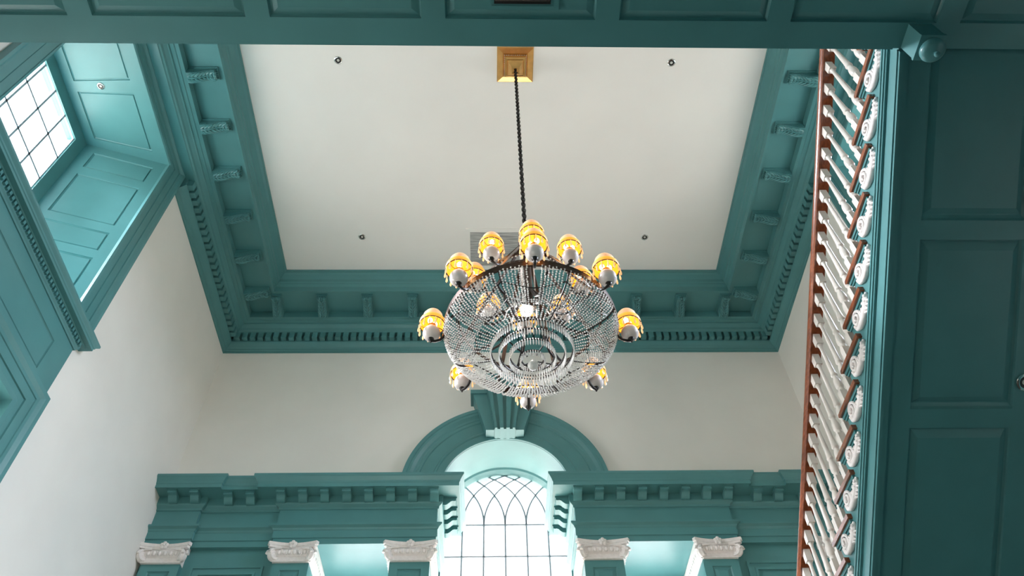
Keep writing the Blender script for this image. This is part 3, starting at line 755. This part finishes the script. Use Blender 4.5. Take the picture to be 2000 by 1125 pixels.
for n in range(-1, NLAST):
    for q, dy in enumerate((0.085, 0.2185)):
        y = YNo(n)-dy; z = ZT(n)+0.013; h = znose(y)+RAILB-z
        if q not in bal:
            mb = baluster_mesh(h); mb.v = [(v_[0]+XS+0.024, v_[1]+y, v_[2]+z) for v_ in mb.v]
            bal[q] = (mb.build('baluster', 'wood_white', stair, smooth=True), n)
        else:
            src, nb = bal[q]; c = src.copy(); COL.objects.link(c); c.parent = stair; shift(c, n, nb)
# handrail: moulded section run up the slope
hr = MB()
sec = [(-0.040, 0.0), (0.046, 0.0), (0.050, 0.012), (0.044, 0.030), (0.050, 0.045), (0.050, 0.068), (0.034, 0.086), (0.0, 0.094), (-0.032, 0.086), (-0.048, 0.068), (-0.048, 0.045), (-0.041, 0.030), (-0.046, 0.012)]
rr = []
for y in (1.85, 3.0, 4.5, YEND+0.1):
    rr.append([(XS+0.024+dx, y, znose(y)+RAILB+dz) for dx, dz in sec])
hr.rings(rr); hr.build('handrail', 'mahog', stair, smooth=True)
# newel with its pendant under the landing
nw = MB(); nw.box(2.50, 2.645, 1.640, 1.785, 4.37, 4.56); nw.box(2.496, 2.649, 1.636, 1.789, 4.354, 4.374)
no = nw.build('newel_post', 'teal', stair)
nf = MB().lathe([(0.030, 4.357), (0.040, 4.350), (0.062, 4.345), (0.071, 4.334), (0.073, 4.318), (0.068, 4.302), (0.052, 4.291), (0.028, 4.284), (0.012, 4.280), (0.010, 4.272), (0.016, 4.266), (0.017, 4.256), (0.010, 4.247), (0.001, 4.245)], (2.572, 1.712, 0), 28)
nf.build('turned_pendant', 'teal', no, smooth=True)
nt_ = MB().box(2.50, 2.645, 1.640, 1.785, 5.186, 6.25).lathe([(0.08, 6.25), (0.09, 6.27), (0.06, 6.30), (0.001, 6.34)], (2.572, 1.712, 0), 20)
nt_.build('newel_post', 'wood_white', stair)

# ------------------------------------------------------------------ ceiling fittings
def downlight(x, y, z, label, r=0.055, nrm=(0, 0, -1), glow=False, group=None):
    t = thing('downlight', label, 'light', (x, y, z), group)
    t.rotation_euler = Vector(nrm).to_track_quat('-Z', 'Y').to_euler()
    def loc(mb, name, m):
        mb.v = [(v_[0]+x, v_[1]+y, v_[2]+z) for v_ in mb.v]; return mb.build(name, m, t, smooth=True)
    loc(MB().lathe([(r*0.68, 0.002), (r, 0.0), (r*1.0, -0.004), (r*0.9, -0.009), (r*0.72, -0.010), (r*0.68, -0.006)], n=28, cap=False), 'trim_ring', 'chrome' if not glow else 'brass')
    loc(MB().lathe([(0.001, -0.003), (r*0.70, -0.003), (r*0.70, -0.001), (0.001, -0.001)], n=24), 'baffle', 'black')
    loc(MB().lathe([(0.001, -0.010), (r*0.25, -0.010), (r*0.34, -0.006), (r*0.34, -0.003), (0.001, -0.003)], n=16), 'lens', 'lens' if not glow else 'shade_cap')
    return t
GR = 'recessed spotlights in the white ceiling'
downlight(-2.045, 4.152, ZC, 'small recessed spotlight in the white ceiling, top left beside the brass canopy', group=GR)
downlight(2.428, 4.152, ZC, 'small recessed spotlight in the white ceiling, top right nearest the handrail', group=GR)
downlight(-2.030, 7.03, ZC, 'small recessed spotlight in the white ceiling, lower left of the chandelier', group=GR)
downlight(2.425, 7.03, ZC, 'small recessed spotlight in the white ceiling, lower right of the chandelier', group=GR)
downlight(-4.842, 4.155, 9.12, 'spotlight with pale rim in the panelled head of the deep window', r=0.046, glow=False)
ys_ = 3.555; downlight(3.445, ys_, zbot(ys_)+0.042, 'chrome spotlight between the panels under the staircase', r=0.056, nrm=(0, -SL, -1))
# roof hatch
hx0, hx1, hy0, hy1 = -0.399, 0.55, 6.866, 7.66
ht = thing('ceiling_hatch', 'streaky grey hatch board in a thin white frame, behind the chandelier', 'hatch', ((hx0+hx1)/2, (hy0+hy1)/2, ZC))
hf = MB(); fw = 0.062
for q in ((hx0, hx1, hy0, hy0+fw), (hx0, hx1, hy1-fw, hy1), (hx0, hx0+fw, hy0+fw, hy1-fw), (hx1-fw, hx1, hy0+fw, hy1-fw)): hf.box(q[0], q[1], q[2], q[3], ZC-0.018, ZC)
hf.build('hatch_frame', 'ceil', ht)
MB().box(hx0+fw, hx1-fw, hy0+fw, hy1-fw, ZC-0.006, ZC).build('hatch_board', 'hatch', ht)

# ------------------------------------------------------------------ chandelier
AX, AY = 0.318, 4.19
ch = thing('chandelier', 'large crystal bead chandelier with amber lamp shades hanging on a black chain', 'chandelier', (AX, AY, 4.2))
cn = MB(); S = 0.243
def sq(a, z): return [(AX-a, AY-a, z), (AX+a, AY-a, z), (AX+a, AY+a, z), (AX-a, AY+a, z)]
cn.rings([sq(S, ZC), sq(S, ZC-0.022), sq(S*0.97, ZC-0.028), sq(S*0.68, ZC-0.040), sq(S*0.62, ZC-0.030), sq(S*0.60, ZC-0.050), sq(S*0.56, ZC-0.095), sq(S*0.47, ZC-0.115), sq(S*0.44, ZC-0.112), sq(S*0.36, ZC-0.150), sq(S*0.24, ZC-0.20), sq(S*0.16, ZC-0.215), sq(S*0.15, ZC-0.19), ])
cn.build('ceiling_canopy', 'brass', ch)
bd = MB()
for k in range(40):
    s_ = k/40*4; i = int(s_); q = (s_-i)*2-1; a = S*0.60
    x_, y_ = [(q, -1), (1, q), (-q, 1), (-1, -q)][i]
    bd.ball((AX+a*x_, AY+a*y_, ZC-0.052), 0.008, 6, 4)
bd.build('canopy_beading', 'crystal', ch, smooth=True)
# chain of links with a cord run through it
cnm = MB(); z = 9.80; k = 0
while z > 5.82:
    pts = []
    for i in range(12):
        a = 2*PI*i/12; u = 0.0185*math.cos(a); w_ = 0.036*math.sin(a)
        ang = k*PI/2+0.5
        pts.append((AX+u*math.cos(ang), AY+u*math.sin(ang), z+w_))
    cnm.tube(pts, 0.0085, 6, closed=True); z -= 0.050; k += 1
cnm.tube([(AX+0.010*math.cos(i*0.9), AY+0.010*math.sin(i*0.9), 9.82-i*0.05) for i in range(81)], 0.008, 6)
cnm.build('chain', 'iron', ch, smooth=True)
# frame
fm = MB()
def hoop(mb, r, z0, z1, th=0.012, n=64):
    mb.rings([[(AX+q*math.cos(a), AY+q*math.sin(a), zz) for q, zz in ((r, z0), (r+th, z0), (r+th, z1), (r, z1))] for a in [2*PI*i/n for i in range(n)]], closed_path=True)
hoop(fm, 0.690, 4.580, 4.632, 0.014); hoop(fm, 0.675, 4.628, 4.640, 0.03)
hoop(fm, 0.36, 5.175, 5.215); hoop(fm, 0.585, 4.775, 4.80)
for k in range(8):
    a = 2*PI*(k+0.5)/8; ca, sa = math.cos(a), math.sin(a)
    p0 = Vector((AX+0.045*ca, AY+0.045*sa, 5.80)); p1 = Vector((AX+0.69*ca, AY+0.69*sa, 4.63)); wv = Vector((-sa, ca, 0))*0.016; nv = (p1-p0).cross(wv).normalized()*0.004
    fm.rings([[p-wv-nv, p+wv-nv, p+wv+nv, p-wv+nv] for p in (p0, p1)])
fm.lathe([(0.02, 5.92), (0.06, 5.88), (0.075, 5.82), (0.06, 5.76), (0.04, 5.74)], (AX, AY, 0), 18)
fm.build('frame', 'bronze', ch, smooth=True)
MB().lathe([(0.040, 5.76), (0.036, 5.6), (0.036, 5.02), (0.048, 5.0), (0.052, 4.93), (0.048, 4.905)], (AX, AY, 0), 20).build('stem', 'bronze', ch, smooth=True)
fb = MB().ball((AX-0.028, AY-0.01, 4.868), 0.052, 18, 10); fb.build('flood_bulb', 'flood', ch, smooth=True, label='bright white round bulb at the foot of the stem')
# inner scroll arms
ia = MB()
for k in range(8):
    a = 2*PI*k/8+0.2; ca, sa = math.cos(a), math.sin(a)
    pts = [(0.04, 5.12), (0.12, 4.98), (0.20, 4.83), (0.31, 4.72), (0.44, 4.69), (0.55, 4.71), (0.63, 4.68), (0.675, 4.61)]
    ia.tube([(AX+r_*ca, AY+r_*sa, z_) for r_, z_ in pts], 0.012, 6)
    pts = [(0.20, 4.83), (0.22, 4.72), (0.30, 4.64), (0.38, 4.63), (0.40, 4.67), (0.37, 4.69)]
    ia.tube([(AX+r_*ca, AY+r_*sa, z_) for r_, z_ in pts], 0.010, 6)
ia.build('scroll_arms', 'iron', ch, smooth=True)
# bead bowl: strings from the ring down to the bottom ring
BP = [(0.700, 4.585), (0.690, 4.555), (0.665, 4.525), (0.625, 4.495), (0.575, 4.470), (0.515, 4.448), (0.45, 4.430), (0.385, 4.415), (0.325, 4.404)]
seglen = [0]
for (r0, z0), (r1, z1) in zip(BP, BP[1:]): seglen.append(seglen[-1]+math.hypot(r1-r0, z1-z0))
def bowl(s_):
    for i in range(len(BP)-1):
        if s_ <= seglen[i+1] or i == len(BP)-2:
            t_ = (s_-seglen[i])/(seglen[i+1]-seglen[i]); return (BP[i][0]+(BP[i+1][0]-BP[i][0])*t_, BP[i][1]+(BP[i+1][1]-BP[i][1])*t_)
ICO = bmesh.new(); bmesh.ops.create_icosphere(ICO, subdivisions=1, radius=1); ICV = [v_.co.copy() for v_ in ICO.verts]; ICF = [tuple(v_.index for v_ in f_.verts) for f_ in ICO.faces]; ICO.free()
def bead(mb, p, r): mb.add([(p[0]+q.x*r, p[1]+q.y*r, p[2]+q.z*r) for q in ICV], ICF)
bb = MB(); NS = 152
for k in range(NS):
    a = 2*PI*k/NS; s_ = 0.008*(k % 2); petal = abs(math.sin(4*a))
    if abs(a-1.5*PI) < 0.062: s_ = 0.27      # the beads part in front of the stem
    elif k % 19 == 9: s_ = 0.30
    while s_ < seglen[-1]-0.004:
        r_, z_ = bowl(s_); sag = 0.012*math.sin(PI*min(1, s_/seglen[-1]))*petal
        rb = 0.0084 if s_ < 0.30 else 0.0076
        if s_ > 0.16 and k % 2 and s_ > 0.30: break
        aa = a+random.uniform(-0.006, 0.006)
        bead(bb, (AX+(r_)*math.cos(aa), AY+(r_)*math.sin(aa), z_-sag), rb)
        s_ += 0.0178*random.uniform(0.94, 1.06)
for a in (-2.75, -2.45, 0.35):   # strings of beads hanging beside the stem
    for i in range(44):
        t_ = i/43; bead(bb, (AX+0.062*math.cos(a), AY+0.062*math.sin(a), 5.62-0.80*t_), 0.0085)
for k in range(120):
    a = 2*PI*k/120; bead(bb, (AX+0.69*math.cos(a), AY+0.69*math.sin(a), 4.648), 0.009)
for k in range(70):
    a = 2*PI*k/70; bead(bb, (AX+0.37*math.cos(a), AY+0.37*math.sin(a), 5.165), 0.009)
bb.build('bead_bowl', 'crystal', ch, smooth=True, kind='stuff', label='bowl of clear crystal bead strings')
# dark ribs shaping the bowl into petals
rb_ = MB()
for k in range(8):
    a = 2*PI*k/8+PI/8
    rb_.tube([(AX+(r_-0.012)*math.cos(a), AY+(r_-0.012)*math.sin(a), z_+0.008) for r_, z_ in BP], 0.006, 6)
    for q in (0.30, 0.62):
        pts = []
        for i in range(13):
            t_ = i/12; aa = 2*PI*k/8-PI/8+t_*PI/4; r_, z_ = bowl(seglen[-1]*(q+0.20*math.sin(PI*t_)-0.1)); pts.append((AX+(r_-0.012)*math.cos(aa), AY+(r_-0.012)*math.sin(aa), z_+0.010))
        rb_.tube(pts, 0.0055, 5)
rb_.build('bowl_ribs', 'iron', ch, smooth=True)
# tiers of prisms in the bottom
tiers = ((0.318, 4.402, 92, 0.082), (0.252, 4.372, 74, 0.078), (0.172, 4.345, 54, 0.075), (0.085, 4.305, 30, 0.065))
tr_ = MB(); pz = MB()
for r_, z_, n_, L_ in tiers:
    hoop(tr_, r_, z_-0.006, z_+0.010, 0.007, 48)
    for k in range(n_):
        a = 2*PI*(k+0.5)/n_; x_, y_ = AX+(r_+0.010)*math.cos(a), AY+(r_+0.010)*math.sin(a)
        bead(pz, (x_, y_, z_-0.004), 0.0058)
        pz.lathe([(0.0015, z_-0.010), (0.0058, z_-0.018), (0.0072, z_-L_*0.75), (0.001, z_-L_)], (x_, y_, 0), 5)
for k in range(2):
    a = PI*k/2+0.6
    for sg in (1, -1):
        tr_.tube([(AX+sg*0.32*math.cos(a), AY+sg*0.32*math.sin(a), 4.41), (AX+sg*0.17*math.cos(a), AY+sg*0.17*math.sin(a), 4.345), (AX+sg*0.05*math.cos(a), AY+sg*0.05*math.sin(a), 4.30)], 0.006, 5)
tr_.build('prism_rings', 'iron', ch, smooth=True)
pz.build('hanging_prisms', 'crystal', ch, kind='stuff')
gb = MB().ball((AX, AY, 4.232), 0.042, 22, 14); gb.lathe([(0.006, 4.262), (0.009, 4.275), (0.005, 4.30)], (AX, AY, 0), 10)
gb.build('crystal_ball', 'crystal', ch, smooth=True)
# lamp: arm + globe + shade + fringe + bulbs, built once at the chandelier axis pointing along +x
def lamp():
    LX = 0.80; z = 4.6
    A = Vector((AX, AY, 0))
    m = MB()
    pts = [(0.694, z+0.01), (0.704, z-0.045), (0.730, z-0.078), (0.765, z-0.092), (0.80, z-0.088), (0.803, z-0.074)]
    m.tube([(AX+a, AY, b) for a, b in pts], [0.011, 0.0115, 0.0115, 0.012, 0.014, 0.012], 8)
    m.lathe([(0.001, z-0.112), (0.007, z-0.106), (0.006, z-0.098), (0.014, z-0.092), (0.024, z-0.074), (0.026, z-0.064), (0.001, z-0.060)], (AX+LX, AY, 0), 14)
    m.tube([(AX+0.70, AY, z+0.030), (AX+0.765, AY, z+0.078)], 0.0035, 6)
    arm = m.build('lamp_arm', 'iron', ch, smooth=True)
    g_ = MB().ball((AX+LX, AY, z), 0.0715, 22, 14); g_.build('glass_globe', 'opal', arm, smooth=True)
    s = MB().lathe([(0.026, z+0.062), (0.034, z+0.068), (0.032, z+0.078), (0.036, z+0.084), (0.034, z+0.096), (0.022, z+0.10)], (AX+LX, AY, 0), 18)
    s.build('socket_collar', 'brass', arm, smooth=True)
    sh = MB().lathe([(0.102, z+0.096), (0.1065, z+0.104), (0.1065, z+0.128), (0.102, z+0.146), (0.090, z+0.156), (0.082, z+0.158)], (AX+LX, AY, 0), 30, cap=False)
    shade = sh.build('lamp_shade', 'shade', arm, smooth=True)
    MB().lathe([(0.083, z+0.157), (0.083, z+0.185), (0.078, z+0.215), (0.062, z+0.242), (0.036, z+0.258), (0.001, z+0.262)], (AX+LX, AY, 0), 26, cap=False).build('shade_cap', 'shade_cap', arm, smooth=True)
    MB().lathe([(0.099, z+0.100), (0.102, z+0.126), (0.096, z+0.143), (0.080, z+0.152), (0.074, z+0.18), (0.001, z+0.20)], (AX+LX, AY, 0), 30, cap=False).build('shade_lining', 'shade_in', arm, smooth=True)
    rim = MB(); rim.tube([(AX+LX+0.103*math.cos(a), AY+0.103*math.sin(a), z+0.098) for a in [2*PI*i/30 for i in range(30)]], 0.004, 6, closed=True); 
    for k in range(3):
        a = 2*PI*k/3; rim.tube([(AX+LX+0.030*math.cos(a), AY+0.030*math.sin(a), z+0.080), (AX+LX+0.068*math.cos(a), AY+0.068*math.sin(a), z+0.072), (AX+LX+0.103*math.cos(a), AY+0.103*math.sin(a), z+0.096)], 0.0022, 5)
    rim.build('shade_carrier', 'bronze', arm, smooth=True)
    fg = MB()
    for k in range(14):
        a = 2*PI*k/14+0.1; x_, y_ = AX+LX+0.106*math.cos(a), AY+0.106*math.sin(a)
        for q in range(3): bead(fg, (x_, y_, z+0.088-q*0.012), 0.0048)
        fg.lathe([(0.003, z+0.062), (0.0075, z+0.045), (0.009, z+0.020), (0.001, z+0.002)], (x_, y_, 0), 6)
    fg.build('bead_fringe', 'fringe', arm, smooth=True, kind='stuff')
    bu = MB()
    for a in (0.9, 4.0):
        bu.ball((AX+LX+0.028*math.cos(a), AY+0.028*math.sin(a), z+0.130), 0.021, 12, 8, (1, 1, 1.3))
    bu.build('bulb', 'bulb', arm, smooth=True)
    # re-centre on the chandelier axis so that copies only need a rotation
    return arm
L0 = lamp()
for o in [L0]+kids(L0):
    me = o.data
    for v_ in me.vertices: v_.co = v_.co - Vector((0, 0, 4.6-4.2))
    me.update()
def place(o, ang, dr, dz, zz):
    o.rotation_euler = (0, 0, ang); o.location = (dr*math.cos(ang), dr*math.sin(ang), zz-4.2)
cps = [L0]
for k in range(15):
    c = L0.copy(); COL.objects.link(c); c.parent = ch
    for g_ in kids(L0):
        d = g_.copy(); COL.objects.link(d); d.parent = c
    cps.append(c)
for k in range(8): place(cps[k], -PI/2+k*PI/4, 0, 0, 4.6)
for k in range(8): place(cps[8+k], -PI/2+k*PI/4+0.04, -0.33, 0, 5.205)
